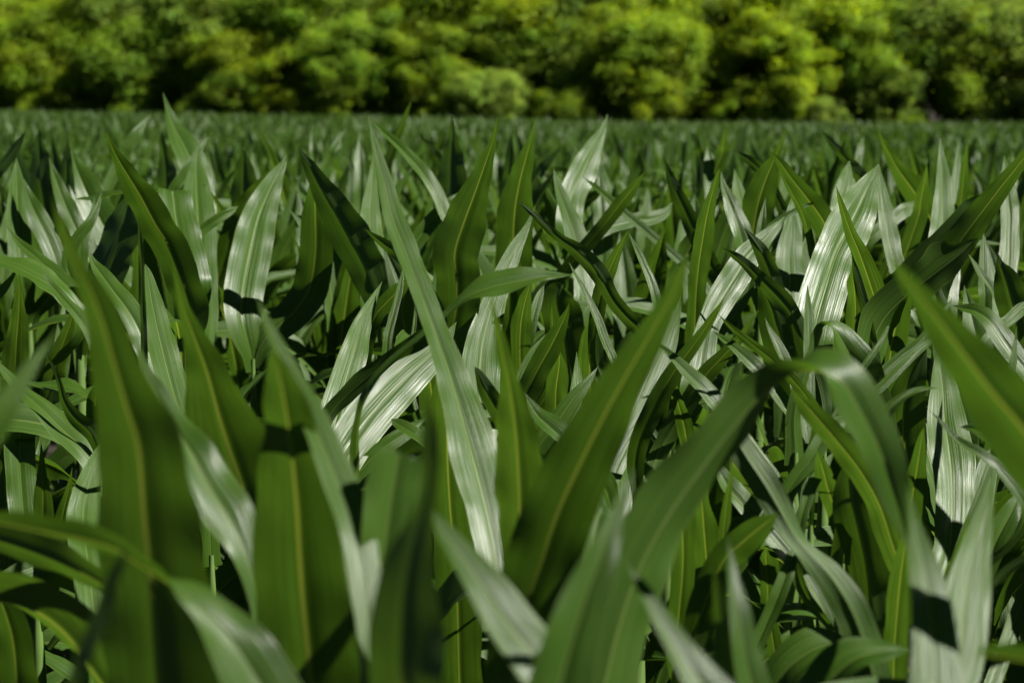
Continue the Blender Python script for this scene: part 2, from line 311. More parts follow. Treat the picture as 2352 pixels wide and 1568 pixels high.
def corn_leaf_material(name, detail=True):
    m = bpy.data.materials.new(name); nt, ns, L = nodes_of(m)
    uv = N(nt, 'ShaderNodeUVMap', uv_map='UVMap')
    sep = N(nt, 'ShaderNodeSeparateXYZ'); L.new(uv.outputs[0], sep.inputs[0])
    u, v = sep.outputs[0], sep.outputs[1]            # u: -1..1 across, v: metres along + 10 * leaf number
    au = math_node(nt, 'ABSOLUTE', u)
    leafno = math_node(nt, 'FLOOR', math_node(nt, 'DIVIDE', v, 10.0))
    wn = N(nt, 'ShaderNodeTexWhiteNoise', noise_dimensions='1D'); L.new(leafno, wn.inputs['W'])
    rnd = wn.outputs['Value']
    # blotchy variation along the blade and fine veins across it
    comb = N(nt, 'ShaderNodeCombineXYZ'); L.new(math_node(nt, 'MULTIPLY', u, 2.2), comb.inputs[0]); L.new(math_node(nt, 'MULTIPLY', v, 4.0), comb.inputs[1])
    nz = N(nt, 'ShaderNodeTexNoise', inp={'Scale': 1.2, 'Detail': 3.0}); L.new(comb.outputs[0], nz.inputs['Vector'])
    comb2 = N(nt, 'ShaderNodeCombineXYZ'); L.new(math_node(nt, 'MULTIPLY', u, 7.5), comb2.inputs[0]); L.new(math_node(nt, 'MULTIPLY', v, 1.3), comb2.inputs[1])
    vein = N(nt, 'ShaderNodeTexNoise', inp={'Scale': 1.0, 'Detail': 3.0, 'Roughness': 0.72}); L.new(comb2.outputs[0], vein.inputs['Vector'])
    comb3 = N(nt, 'ShaderNodeCombineXYZ'); L.new(math_node(nt, 'MULTIPLY', u, 40.0), comb3.inputs[0]); L.new(math_node(nt, 'MULTIPLY', v, 2.5), comb3.inputs[1])
    fine = N(nt, 'ShaderNodeTexNoise', inp={'Scale': 1.0, 'Detail': 1.0}); L.new(comb3.outputs[0], fine.inputs['Vector'])
    mid = N(nt, 'ShaderNodeMapRange', interpolation_type='SMOOTHSTEP', inp={'From Min': 0.02, 'From Max': 0.06, 'To Min': 1.0, 'To Max': 0.0}); L.new(au, mid.inputs[0])
    edge = N(nt, 'ShaderNodeMapRange', interpolation_type='SMOOTHSTEP', inp={'From Min': 0.955, 'From Max': 1.0, 'To Min': 0.0, 'To Max': 0.7}); L.new(au, edge.inputs[0])
    a = mixc(nt, rnd, (0.012, 0.048, 0.002), (0.042, 0.104, 0.009))
    a = mixc(nt, math_node(nt, 'MULTIPLY', nz.outputs[0], 0.75), a, (0.048, 0.100, 0.008))
    vf = N(nt, 'ShaderNodeMapRange', inp={'From Min': 0.43, 'From Max': 0.60, 'To Min': 0.0, 'To Max': 0.5}); L.new(vein.outputs[0], vf.inputs[0])
    a = mixc(nt, vf.outputs[0], a, (0.072, 0.140, 0.018))
    ff = N(nt, 'ShaderNodeMapRange', inp={'From Min': 0.45, 'From Max': 0.7, 'To Min': 0.0, 'To Max': 0.35}); L.new(fine.outputs[0], ff.inputs[0])
    a = mixc(nt, ff.outputs[0], a, (0.010, 0.026, 0.002))
    a = mixc(nt, edge.outputs[0], a, (0.11, 0.15, 0.04))
    midd = N(nt, 'ShaderNodeMapRange', interpolation_type='SMOOTHSTEP', inp={'From Min': 0.012, 'From Max': 0.045, 'To Min': 0.75, 'To Max': 0.0}); L.new(au, midd.inputs[0])
    a = mixc(nt, midd.outputs[0], a, (0.14, 0.19, 0.05))
    # light passing through the blade
    t = mixc(nt, rnd, (0.040, 0.115, 0.010), (0.100, 0.205, 0.015))
    t = mixc(nt, math_node(nt, 'MULTIPLY', vf.outputs[0], 1.6), t, (0.026, 0.062, 0.002))
    t = mixc(nt, nz.outputs[0], t, (0.070, 0.135, 0.008))
    comb4 = N(nt, 'ShaderNodeCombineXYZ'); L.new(math_node(nt, 'MULTIPLY', u, 1.6), comb4.inputs[0]); L.new(math_node(nt, 'MULTIPLY', v, 9.0), comb4.inputs[1])
    blot = N(nt, 'ShaderNodeTexNoise', inp={'Scale': 1.6, 'Detail': 4.0, 'Roughness': 0.6}); L.new(comb4.outputs[0], blot.inputs['Vector'])
    bf = N(nt, 'ShaderNodeMapRange', inp={'From Min': 0.46, 'From Max': 0.68, 'To Min': 0.0, 'To Max': 0.65}); L.new(blot.outputs[0], bf.inputs[0])
    t = mixc(nt, bf.outputs[0], t, (0.046, 0.100, 0.004))
    a = mixc(nt, math_node(nt, 'MULTIPLY', bf.outputs[0], 0.5), a, (0.060, 0.100, 0.014))
    t = mixc(nt, math_node(nt, 'MULTIPLY', mid.outputs[0], 0.9), t, (0.27, 0.33, 0.035))
    # pale specks and the odd scorched fleck
    vor = N(nt, 'ShaderNodeTexVoronoi', inp={'Scale': 3.2, 'Randomness': 1.0}); L.new(comb4.outputs[0], vor.inputs['Vector'])
    sp = N(nt, 'ShaderNodeMapRange', inp={'From Min': 0.035, 'From Max': 0.06, 'To Min': 0.8, 'To Max': 0.0}); L.new(vor.outputs['Distance'], sp.inputs[0])
    a = mixc(nt, sp.outputs[0], a, (0.22, 0.20, 0.09)); t = mixc(nt, sp.outputs[0], t, (0.10, 0.09, 0.02))
    geo = N(nt, 'ShaderNodeNewGeometry')
    back = geo.outputs['Backfacing']
    rough = math_node(nt, 'ADD', 0.33, math_node(nt, 'MULTIPLY', back, 0.14))
    rough = math_node(nt, 'ADD', rough, math_node(nt, 'MULTIPLY', math_node(nt, 'SUBTRACT', nz.outputs[0], 0.5), 0.25))
    tan = N(nt, 'ShaderNodeTangent', direction_type='UV_MAP', uv_map='UVMap')
    bmp = N(nt, 'ShaderNodeBump', inp={'Strength': 0.55, 'Distance': 0.0026})
    hgt = math_node(nt, 'ADD', vein.outputs[0], math_node(nt, 'MULTIPLY', fine.outputs[0], 0.45))
    hgt = math_node(nt, 'ADD', hgt, math_node(nt, 'MULTIPLY', mid.outputs[0], -0.5))
    L.new(hgt, bmp.inputs['Height'])
    pb = N(nt, 'ShaderNodeBsdfPrincipled', inp={'IOR': 1.47, 'Specular IOR Level': 0.46, 'Anisotropic': 0.0})
    L.new(a, pb.inputs['Base Color']); L.new(rough, pb.inputs['Roughness'])
    if detail: L.new(bmp.outputs[0], pb.inputs['Normal'])
    L.new(tan.outputs[0], pb.inputs['Tangent'])
    tr = N(nt, 'ShaderNodeBsdfTranslucent'); L.new(t, tr.inputs[0])
    mx = N(nt, 'ShaderNodeMixShader'); mx.inputs[0].default_value = 0.42
    L.new(pb.outputs[0], mx.inputs[1]); L.new(tr.outputs[0], mx.inputs[2])
    out = N(nt, 'ShaderNodeOutputMaterial'); L.new(mx.outputs[0], out.inputs[0])
    return m

def crown_material(name):
    m = bpy.data.materials.new(name); nt, ns, L = nodes_of(m)
    info = N(nt, 'ShaderNodeObjectInfo')
    uv = N(nt, 'ShaderNodeUVMap', uv_map='UVMap')
    sep = N(nt, 'ShaderNodeSeparateXYZ'); L.new(uv.outputs[0], sep.inputs[0])
    hsv = N(nt, 'ShaderNodeHueSaturation')
    L.new(info.outputs['Color'], hsv.inputs['Color'])
    L.new(math_node(nt, 'ADD', 0.62, math_node(nt, 'MULTIPLY', sep.outputs[0], 0.76)), hsv.inputs['Value'])
    L.new(math_node(nt, 'ADD', 0.485, math_node(nt, 'MULTIPLY', sep.outputs[1], 0.03)), hsv.inputs['Hue'])
    pb = N(nt, 'ShaderNodeBsdfPrincipled', inp={'Roughness': 0.6, 'Specular IOR Level': 0.15})
    L.new(hsv.outputs[0], pb.inputs['Base Color'])
    tr = N(nt, 'ShaderNodeBsdfTranslucent')
    h2 = N(nt, 'ShaderNodeHueSaturation', inp={'Hue': 0.48, 'Saturation': 1.05, 'Value': 2.0}); L.new(hsv.outputs[0], h2.inputs['Color'])
    L.new(h2.outputs[0], tr.inputs[0])
    mx = N(nt, 'ShaderNodeMixShader'); mx.inputs[0].default_value = 0.45
    L.new(pb.outputs[0], mx.inputs[1]); L.new(tr.outputs[0], mx.inputs[2])
    out = N(nt, 'ShaderNodeOutputMaterial'); L.new(mx.outputs[0], out.inputs[0])
    return m

def simple_material(name, c1, c2, scale, rough=0.8, bump=0.0):
    m = bpy.data.materials.new(name); nt, ns, L = nodes_of(m)
    tc = N(nt, 'ShaderNodeTexCoord')
    nz = N(nt, 'ShaderNodeTexNoise', inp={'Scale': scale, 'Detail': 6.0}); L.new(tc.outputs['Object'], nz.inputs['Vector'])
    pb = N(nt, 'ShaderNodeBsdfPrincipled', inp={'Roughness': rough, 'Specular IOR Level': 0.3})
    L.new(mixc(nt, nz.outputs[0], c1, c2), pb.inputs['Base Color'])
    if bump:
        b = N(nt, 'ShaderNodeBump', inp={'Strength': 0.8, 'Distance': bump}); L.new(nz.outputs[0], b.inputs['Height']); L.new(b.outputs[0], pb.inputs['Normal'])
    out = N(nt, 'ShaderNodeOutputMaterial'); L.new(pb.outputs[0], out.inputs[0])
    return m

M_LEAF = corn_leaf_material('corn_leaf')
M_STALK = simple_material('corn_stalk', (0.05, 0.10, 0.02), (0.10, 0.16, 0.04), 30, 0.5)
M_SOIL = simple_material('soil', (0.010, 0.008, 0.005), (0.028, 0.021, 0.013), 3.0, 0.95, 0.03)
M_CROWN = crown_material('tree_foliage')
M_BARK = simple_material('bark', (0.03, 0.022, 0.014), (0.07, 0.055, 0.04), 8.0, 0.9, 0.02)

# ------------------------------------------------------------------ leaf blades
US = np.array([-1, -0.72, -0.42, -0.13, 0, 0.13, 0.42, 0.72, 1.0])
US_LOW = np.array([-1, 0, 1.0])
leaf_counter = [0]

def resample(A, per):
    """Catmull-Rom through the rows of A"""
    A = np.asarray(A, float)
    P = np.vstack([2 * A[0] - A[1], A, 2 * A[-1] - A[-2]])
    out = []
    for i in range(1, len(P) - 2):
        p0, p1, p2, p3 = P[i - 1], P[i], P[i + 1], P[i + 2]
        for t in np.arange(per) / per:
            out.append(0.5 * ((2 * p1) + (p2 - p0) * t + (2 * p0 - 5 * p1 + 4 * p2 - p3) * t * t + (3 * p1 - p0 - 3 * p2 + p3) * t ** 3))
    out.append(P[-2])
    return np.array(out)

def ribbon(P, W, S, Nn, fold, r, us=US, ruffle=1.0):
    """blade surface: P spine, W half widths, S side vectors, Nn normals of the upper face"""
    n, k = len(P), len(us)
    seg = np.linalg.norm(np.diff(P, axis=0), axis=1); s = np.concatenate([[0], np.cumsum(seg)])
    f = fold * (1 + 0.5 * (s / s[-1]) ** 2)
    au = np.abs(us)
    lam1, lam2 = r.uniform(0.10, 0.17), r.uniform(0.05, 0.09)
    ph = r.uniform(0, 6.28, 4)
    env = np.minimum(1, W / 0.03) * np.clip(s / 0.1, 0, 1)
    left = (0.0032 * np.sin(6.283 * s / lam1 + ph[0]) + 0.0016 * np.sin(6.283 * s / lam2 + ph[1])) * env * ruffle
    right = (0.0032 * np.sin(6.283 * s / lam1 * 1.13 + ph[2]) + 0.0016 * np.sin(6.283 * s / lam2 + ph[3])) * env * ruffle
    lift = W[:, None] * (f[:, None] * au[None] * (1 - 0.38 * au[None]))
    lift = lift + np.where(us[None] < 0, left[:, None], right[:, None]) * (au[None] ** 2)
    lift = lift - (W[:, None] * 0.05) * (au[None] < 0.05)
    wid = W[:, None] * us[None] * np.cos(f[:, None] * 0.7)
    V = P[:, None] + S[:, None] * wid[..., None] + Nn[:, None] * lift[..., None]
    i = np.arange(n - 1)[:, None] * k + np.arange(k - 1)[None]
    F = np.stack([i, i + 1, i + 1 + k, i + k], -1).reshape(-1, 4)
    leaf_counter[0] += 1
    uv = np.stack([np.broadcast_to(us[None], (n, k)), np.broadcast_to((s + 10.0 * (leaf_counter[0] % 400))[:, None], (n, k))], -1).reshape(-1, 2)
    return V.reshape(-1, 3), F, uv

def frames(P, roll):
    T = unit(np.gradient(P, axis=0))
    v = unit(CAMP - P)
    S0 = unit(np.cross(T, v)); N0 = np.cross(S0, T)
    c, s_ = np.cos(roll)[:, None], np.sin(roll)[:, None]
    return T, S0 * c - N0 * s_, N0 * c + S0 * s_

ORG = {'O': (0, 0, 1.0)}
for i, ch in enumerate('ABCDEFGHI'):
    ORG[ch] = ((0, 775.2, 1548.1)[i % 3], (0, 516.8, 1032.4)[i // 3], 0.3418)

LEAN = {'U': (0.10, 0.25), 'S': (0.30, 0.40), 'L': (-0.32, -0.34), 'K': (-0.03, -0.06), 'R': (0.04, 0.06)}
heroes = []
for line in HEROES.strip().splitlines():
    if line.startswith('#') or not line.strip(): continue
    phrase, crop, d, face, pts = line.split('|')
    ox, oy, sc = ORG[crop]; d = float(d)
    rows = [[float(q) for q in p.split(',')] for p in pts.split()]
    x = np.array([q[0] for q in rows]) * sc + ox; y = np.array([q[1] for q in rows]) * sc + oy
    w = np.array([q[2] for q in rows]) * sc
    L_ = np.concatenate([[0], np.cumsum(np.hypot(np.diff(x), np.diff(y)))]) * d / FP
    a, b = LEAN[face]
    if face == 'S':                           # lean that lets the blade mirror the sun
        Hh = unit(SUN + np.array([0, -1.0, 0.1])); dx, dz = x[-1] - x[0], y[0] - y[-1]; q = math.hypot(dx, dz)
        a, b = min(0.75, max(0.0, (Hh[2] * dz + Hh[0] * dx) / q / -Hh[1])), 0.08
    dep = d + a * L_ + b * L_ ** 2 / max(L_[-1], 1e-3)
    P = at(x, y, dep)
    if face == 'R' or len(rows[0]) > 3:
        roll = np.radians([q[3] for q in rows])
    else:
        best = None
        m = len(P) // 2
        for deg in range(-52 if face in 'SK' else -34, 53 if face in 'SK' else 35, 4):
            r0 = math.radians(deg + (180 if face in 'LK' else 0))
            T, S, Nn = frames(P, np.full(len(P), r0))
            n = Nn[m]
            vv = unit(CAMP - P[m])
            if face == 'S': score = n @ unit(vv + SUN) - abs(deg) * 0.0015
            elif face == 'K': score = -abs(n @ SUN - 0.13) - abs(deg) * 0.001
            elif face == 'L': score = (n @ SUN) - abs(deg) * 0.004
            else: score = 0.5 * (n @ SUN) - abs(deg) * 0.005
            if best is None or score > best[0]: best = (score, r0)
        tw = rng.uniform(-0.22, 0.22)
        roll = best[1] + tw * (L_ / L_[-1] - 0.5)
        if face == 'S':                       # the blade turns a little so that it keeps catching the sun
            cands = np.radians(np.arange(-52, 53, 4)); sc_ = []
            for r0 in cands:
                T, S, Nn = frames(P, np.full(len(P), r0))
                sc_.append(np.sum(Nn * unit(unit(CAMP - P) + SUN), 1) - abs(r0) * 0.01)
            rb = cands[np.argmax(np.array(sc_), 0)]
            rs = np.convolve(np.pad(rb, 1, mode='edge'), [0.3, 0.4, 0.3], 'valid')
            roll = 0.9 * rs + 0.1 * roll
    W = w * 0.535 * dep / FP / np.maximum(0.42, np.abs(np.cos(roll)))
    heroes.append(dict(phrase=phrase, d=d, face=face, P=P, W=W, roll=roll, base=P[0]))

# plants: every described blade seeds one; the others join the nearest
seeds = [h for h in heroes if h['phrase']]
plants = []
for h in seeds:
    plants.append(dict(label='corn plant, ' + h['phrase'].split(' ', 1)[1], leaves=[h]))
def foot(h):
    b = h['base'].copy(); t = unit(h['P'][0] - h['P'][1]); b = b + t * 0.12
    return b[:2]
for h in heroes:
    if h['phrase']: continue
    f = foot(h); best = None
    for p in plants:
        g = foot(p['leaves'][0]); dd = math.hypot((f[0] - g[0]), (f[1] - g[1]) * 1.0) + 0.05 * len(p['leaves'])
        if best is None or dd < best[0]: best = (dd, p)
    best[1]['leaves'].append(h)

# depth picture of the described blades, used only to keep ordinary plants from burying them
GX, GY = 294, 196
zb = np.full((GY, GX), 1e9)
def splat(P3, d):
    px, py, _ = project(P3)
    ix, iy = (px / 8).astype(int), (py / 8).astype(int)
    ok = (ix >= 0) & (ix < GX) & (iy >= 0) & (iy < GY)
    np.minimum.at(zb, (iy[ok], ix[ok]), d[ok])

def grow(h, foot_xy):
    """full blade from its stalk to its tip"""
    P, W, roll = h['P'], h['W'], h['roll']
    B = P[0]; t = unit(P[1] - P[0])
    hd = math.hypot(B[0] - foot_xy[0], B[1] - foot_xy[1])
    A = np.array([foot_xy[0], foot_xy[1], B[2] - 0.14 - 0.9 * hd])
    A[2] = max(A[2], 0.25)
    k = np.linalg.norm(B - A) * 0.4
    c1 = A + np.array([0, 0, 1]) * k * 0.7 + (B - A) * 0.1; c2 = B - t * k * 1.5
    ts = np.linspace(0, 1, 6)[:-1][:, None]
    ext = (1 - ts) ** 3 * A + 3 * (1 - ts) ** 2 * ts * c1 + 3 * (1 - ts) * ts ** 2 * c2 + ts ** 3 * B
    wmax = W.max()
    we = np.linspace(max(0.018, 0.5 * W[0]), max(W[0], 0.35 * wmax), 5)
    w0 = max(W[0], 0.3 * wmax)
    if h['d'] > 2.5 and h['face'] != 'R':
        w0 = max(w0, 0.97 * wmax); we = np.array([min(0.6, 0.022 / wmax), 0.55, 0.8, 0.92, 0.97]) * wmax
    P2 = np.vstack([ext, P]); W2 = np.concatenate([we, [w0], W[1:]])
    r2 = np.concatenate([np.full(5, roll[0]), roll])
    R = resample(np.column_stack([P2, W2, r2]), 5)
    return R[:, :3], np.maximum(R[:, 3], 0.0004), R[:, 4]

def tube(pts, rad, seg=8):
    pts = np.asarray(pts, float); n = len(pts)
    T = unit(np.gradient(pts, axis=0)); ref = np.array([0.3, 1, 0.1])
    S = unit(np.cross(T, ref)); Q = np.cross(T, S)
    a = np.arange(seg) / seg * 2 * math.pi
    V = pts[:, None] + (S[:, None] * np.cos(a)[None, :, None] + Q[:, None] * np.sin(a)[None, :, None]) * np.asarray(rad)[:, None, None]
    i = np.arange(n - 1)[:, None] * seg + np.arange(seg)[None]; j = np.arange(n - 1)[:, None] * seg + (np.arange(seg)[None] + 1) % seg
    F = np.stack([i, j, j + seg, i + seg], -1).reshape(-1, 4)
    return V.reshape(-1, 3), F

# ---- pool of ordinary blades (origin at the stalk, growing towards +X)
def pool_blade(kind, r, low=False, nlow=9):
    if kind == 'erect': e0, e1, ln, w = r.uniform(76, 86), r.uniform(48, 76), r.uniform(0.48, 0.72), r.uniform(0.038, 0.054)
    elif kind == 'arch': e0, e1, ln, w = r.uniform(64, 76), r.uniform(-35, 20), r.uniform(0.60, 0.82), r.uniform(0.036, 0.048)
    else: e0, e1, ln, w = r.uniform(52, 66), r.uniform(-80, -50), r.uniform(0.65, 0.9), r.uniform(0.038, 0.050)
    n = nlow if low else 30
    t = np.linspace(0, 1, n)
    kp = r.uniform(0.5, 0.75)
    e = np.radians(e0 + (e1 - e0) * (t ** 2 * 0.5 + 0.5 / (1 + np.exp(-(t - kp) * 12))))
    ds = ln / (n - 1)
    x = np.concatenate([[0], np.cumsum(np.cos(e[:-1]) * ds)]); z = np.concatenate([[0], np.cumsum(np.sin(e[:-1]) * ds)])
    bend = r.uniform(-0.12, 0.12)
    P = np.column_stack([x, bend * t ** 2, z])
    W = w * np.interp(t, [0, 0.08, 0.35, 0.6, 0.8, 0.93, 1], [0.42, 0.55, 1.0, 0.92, 0.6, 0.24, 0.01])
    T = unit(np.gradient(P, axis=0))
    S = unit(np.cross(np.array([0, 0, 1.0]), np.array([1.0, 0, 0]))[None] + 0 * T)
    S = unit(S - T * np.sum(S * T, 1, keepdims=True))
    Nn = np.cross(T, S)
    tw = np.radians(r.uniform(-35, 35) + r.uniform(-60, 60) * t)
    S2 = S * np.cos(tw)[:, None] + Nn * np.sin(tw)[:, None]; N2 = np.cross(T, S2)
    return (P,) + ribbon(P, W, -S2 * -1, N2 * 1.0, r.uniform(0.22, 0.42), r, US_LOW if low else US)

pool = {k: [] for k in ('erect', 'arch', 'droop')}
for k, n in (('erect', 16), ('arch', 14), ('droop', 8)):
    for _ in range(n):
        P, V, F, uv = pool_blade(k, rng)
        pool[k].append((P, V[::4], mesh_from('corn_leaf', V, F, uv, M_LEAF)))

def stalk_mesh(h):
    z = np.linspace(0, h, 9)
    pts = np.column_stack([0.006 * np.sin(z * 5), 0.006 * np.cos(z * 4) - 0.006, z])
    V, F = tube(pts, np.interp(z, [0, h * 0.7, h], [0.016, 0.013, 0.004]))
    return mesh_from('corn_stalk', V, F, None, M_STALK)
stalks = [stalk_mesh(h) for h in (1.15, 1.25, 1.35)]

EXPX = [0, 235, 300, 360, 450, 700, 1000, 1568, 2500]
EXPY = [9.0, 9.0, 7.5, 6.0, 4.9, 3.9, 3.1, 2.5, 2.2]
def hides(V3, tol=0.04):
    px, py, d = project(V3)
    ix, iy = (px / 8).astype(int), (py / 8).astype(int)
    ok = (ix >= 0) & (ix < GX) & (iy >= 0) & (iy < GY) & (d > 0.1)
    near = (d < 1.0).any()
    if near and ok.any(): return True
    if not ok.any(): return False
    lim = zb[iy[ok], ix[ok]]
    lim = np.where(lim > 1e8, np.interp(py[ok], EXPX, EXPY), lim)
    return (d[ok] < lim - 0.02).mean() * ok.mean() > tol

def dress(root, x, y, zt, r, n_up, lower=True, check=True, az0=None, color=None):
    """ordinary blades on a plant: upright ones in the whorl, arching ones below"""
    az = r.uniform(0, 6.28) if az0 is None else az0
    lv = []
    if n_up:
        for i in range(n_up): lv.append(('erect', zt - 0.03 * i, r.uniform(0.85, 1.1)))
        for i in range(3): lv.append(('arch', zt - 0.16 - 0.11 * i, r.uniform(0.85, 1.1)))
    if lower:
        for i in range(5): lv.append((('arch', 'arch', 'droop', 'arch', 'droop')[i], zt - 0.36 - 0.11 * i, r.uniform(0.85, 1.1)))
    cnt = 0
    for i, (k, z, s) in enumerate(lv):
        a = az + math.pi * (i % 2) + r.normal(0, 0.4)
        P, Vs, me = pool[k][r.integers(len(pool[k]))]
        c, s_ = math.cos(a), math.sin(a)
        Q = Vs * s; Q = np.column_stack([Q[:, 0] * c - Q[:, 1] * s_, Q[:, 0] * s_ + Q[:, 1] * c, Q[:, 2]]) + np.array([x, y, max(z, 0.2)])
        if check and hides(Q): continue
        o = bpy.data.objects.new('leaf', me); C.objects.link(o); o.parent = root
        o.location = (0, 0, max(z, 0.2)); o.rotation_euler = (0, 0, a); o.scale = (s, s, s)
        cnt += 1
    return cnt

# ---- the plants with described blades
sites = []
for p in plants:
    F2 = np.array([foot(h) for h in p['leaves']])
    xy = 0.6 * F2[0] + 0.4 * F2.mean(0)
    p['xy'] = xy
    for h in p['leaves']:
        P, W, roll = grow(h, xy)
        h['full'] = (P, W, roll)
        T, S, Nn = frames(P, roll)
        d = (P - CAMP) @ FWD
        m = 26
        for u in np.linspace(-0.95, 0.95, 27):
            for q in (0, 0.33, 0.66):
                Pm = P[m:-1] * (1 - q) + P[m + 1:] * q
                splat(Pm + (S * W[:, None])[m:-1] * u, d[m:-1])

used = set()
for p in plants:
    xy = p['xy']
    root = empty('corn_plant', p['label'], 'corn plant', (xy[0], xy[1], 0), 'corn plants in the near rows')
    sites.append(xy)
    top = min(h['full'][0][0][2] for h in p['leaves'])
    zmax = max(h['full'][0][0][2] for h in p['leaves'])
    z = np.linspace(0, zmax + 0.02, 9)
    V, F = tube(np.column_stack([0 * z, 0 * z, z]), np.interp(z, [0, z[-1] * 0.8, z[-1]], [0.017, 0.016, 0.004]))
    obj('stalk', mesh_from('corn_stalk', V, F, None, M_STALK), root)
    for h in p['leaves']:
        P, W, roll = h['full']
        T, S, Nn = frames(P, roll)
        # carry the base frame down the hidden sheath
        for i in range(24, -1, -1):
            s_ = S[i + 1] - T[i] * (S[i + 1] @ T[i]); S[i] = s_ / (np.linalg.norm(s_) + 1e-9); Nn[i] = np.cross(S[i], T[i])
        V, F, uv = ribbon(P - np.array([xy[0], xy[1], 0]), W, S, Nn, rng.uniform(*{'K': (0.08, 0.14), 'L': (0.08, 0.17), 'U': (0.25, 0.5), 'S': (0.16, 0.36), 'R': (0.2, 0.35)}[h['face']]), rng, ruffle=0.55 if h['face'] == 'S' else 1.0)
        obj('leaf', mesh_from('corn_leaf', V, F, uv, M_LEAF), root)
    dress(root, xy[0], xy[1], min(top + 0.05, 1.3), rng, 0, True)

# ---- ordinary plants standing among and behind them
def edge_dist(x_over_d):
    px = 1176 + x_over_d * FP
    return float(np.interp(px, [-400, 0, 800, 1500, 2352, 2800], [94, 90, 84, 80, 80, 80]))
def top_drop(x_over_d, d):
    px = 1176 + x_over_d * FP; e = edge_dist(x_over_d)
    de = (float(np.interp(px, [-400, 0, 800, 1500, 2352], [249, 255, 266, 280, 282])) - 235) / FP * e
    t = (de - 0.37) / 0.43
    return float(np.interp(d, [5, 8, 14, 25, 40, e], [0.17, 0.30, 0.42, 0.48 + 0.10 * t, 0.47 + 0.21 * t, de]))
def ground_z(x, y):
    y_ = max(y, 1.0)
    return -(top_drop(max(-0.33, min(0.33, x / y_)), y) - 0.30)
ROW, STEP, ANG = 0.62, 0.21, math.radians(24)
cand = []
for i in range(-170, 170):
    for j in range(-480, 480):
        a, b = i * ROW + rng.normal(0, 0.04), j * STEP + rng.normal(0, 0.035)
        x = a * math.cos(ANG) + b * math.sin(ANG); y = -a * math.sin(ANG) + b * math.cos(ANG)
        if y < 1.7 or abs(x) > 0.30 * y + 0.5: continue
        if y > edge_dist(x / y): continue
        cand.append((y, x))
cand.sort()
S_ = np.array(sites)
far = []
count = len(plants)
zone_names = ['nearest rows', 'rows just behind the sharp blades', 'middle rows', 'soft-focus rows', 'blurred rows']
for y, x in cand:
    if y < 7 and np.min(np.hypot(S_[:, 0] - x, S_[:, 1] - y)) < 0.17: continue
    if count < 299:
        d = y
        zt = rng.uniform(1.18, 1.36) if d < 5 else CAM_Z - top_drop(x / y, d) + rng.normal(0, 0.06) - 0.60
        if d < 2.6: n_up = 1
        else: n_up = int(rng.integers(3, 5))
        root = empty('corn_plant', '', 'corn plant', (x, y, 0), '')
        got = dress(root, x, y, zt, rng, n_up, d < 5.5, True)
        if got < 3 and d < 5:
            for ch in list(root.children): bpy.data.objects.remove(ch)
            bpy.data.objects.remove(root); continue
        so_ = obj('stalk', stalks[int(rng.integers(3))], root); so_.scale = (1, 1, max(0.5, (zt - 0.22) / 1.3))
        if d < 5:
            root['label'] = 'corn plant deep among the near rows, seen only as broken bits of blade between others'
            root['group'] = 'corn plants deep among the near rows'
        else:
            root['label'] = 'soft-focus corn plant in the middle rows, its narrow pointed blades like its neighbours'
            root['group'] = 'soft-focus corn plants in the middle rows'
        count += 1
        LASTY = y
    else:
        far.append((x, y))
print('plants', count, 'individual up to', LASTY, 'far', len(far))

# ---- the far field, one mass
low = {k: [pool_blade(k, rng, True) for _ in range(8)] for k in ('erect', 'arch')}
low2 = {k: [pool_blade(k, rng, True, 5) for _ in range(8)] for k in ('erect', 'arch')}
VV, FF, UU = [], [], []; off = 0
for x, y in far:
    top = CAM_Z - top_drop(x / y, y) + rng.normal(0, 0.05)
    az = rng.uniform(0, 6.28)
    nl = 7 if y < 32 else 5
    for i in range(nl):
        k = 'erect' if i < (3 if y < 32 else 2) else 'arch'
        P, V, F, uv = (low if y < 32 else low2)[k][rng.integers(8)]
        a = az + math.pi * (i % 2) + rng.normal(0, 0.5); s = rng.uniform(0.85, 1.15)
        z = top - 0.60 - 0.06 * i + (0.10 if k == 'arch' else 0)
        c, s_ = math.cos(a) * s, math.sin(a) * s
        VV.append(np.column_stack([V[:, 0] * c - V[:, 1] * s_ + x, V[:, 0] * s_ + V[:, 1] * c + y, V[:, 2] * s + z]))
        FF.append(F + off); UU.append(uv + np.array([0, 10.0 * rng.integers(50)])); off += len(V)
fm = mesh_from('corn_field', np.vstack(VV), np.vstack(FF), np.vstack(UU), M_LEAF)
fo = obj('distant_corn', fm)
fo['kind'] = 'stuff'; fo['label'] = 'grey-green mass of distant corn reaching back to the foot of the wood'; fo['category'] = 'corn'

# ------------------------------------------------------------------ ground
def ground():
    n = 60
    xs = np.concatenate([-np.geomspace(900, 8, 20), np.linspace(-7, 7, 20), np.geomspace(8, 900, 20)])
    ys = np.concatenate([[-60, -20, -5], np.linspace(0, 90, 60), np.geomspace(100, 1500, 12)])
    X, Y = np.meshgrid(xs, ys)
    Z = 0.02 * np.sin(X * 1.7) * np.cos(Y * 1.3) + np.vectorize(ground_z)(X, Y)
    Z = np.where(Y > 120, Z + (Y - 120) * 0.05, Z)
    k = len(xs)
    i = np.arange(len(ys) - 1)[:, None] * k + np.arange(k - 1)[None]
    F = np.stack([i, i + 1, i + 1 + k, i + k], -1).reshape(-1, 4)
    o = obj('ground', mesh_from('ground', np.column_stack([X.ravel(), Y.ravel(), Z.ravel()]), F, None, M_SOIL))
    o['kind'] = 'structure'; o['label'] = 'bare brown soil under the corn and the wood'
ground()

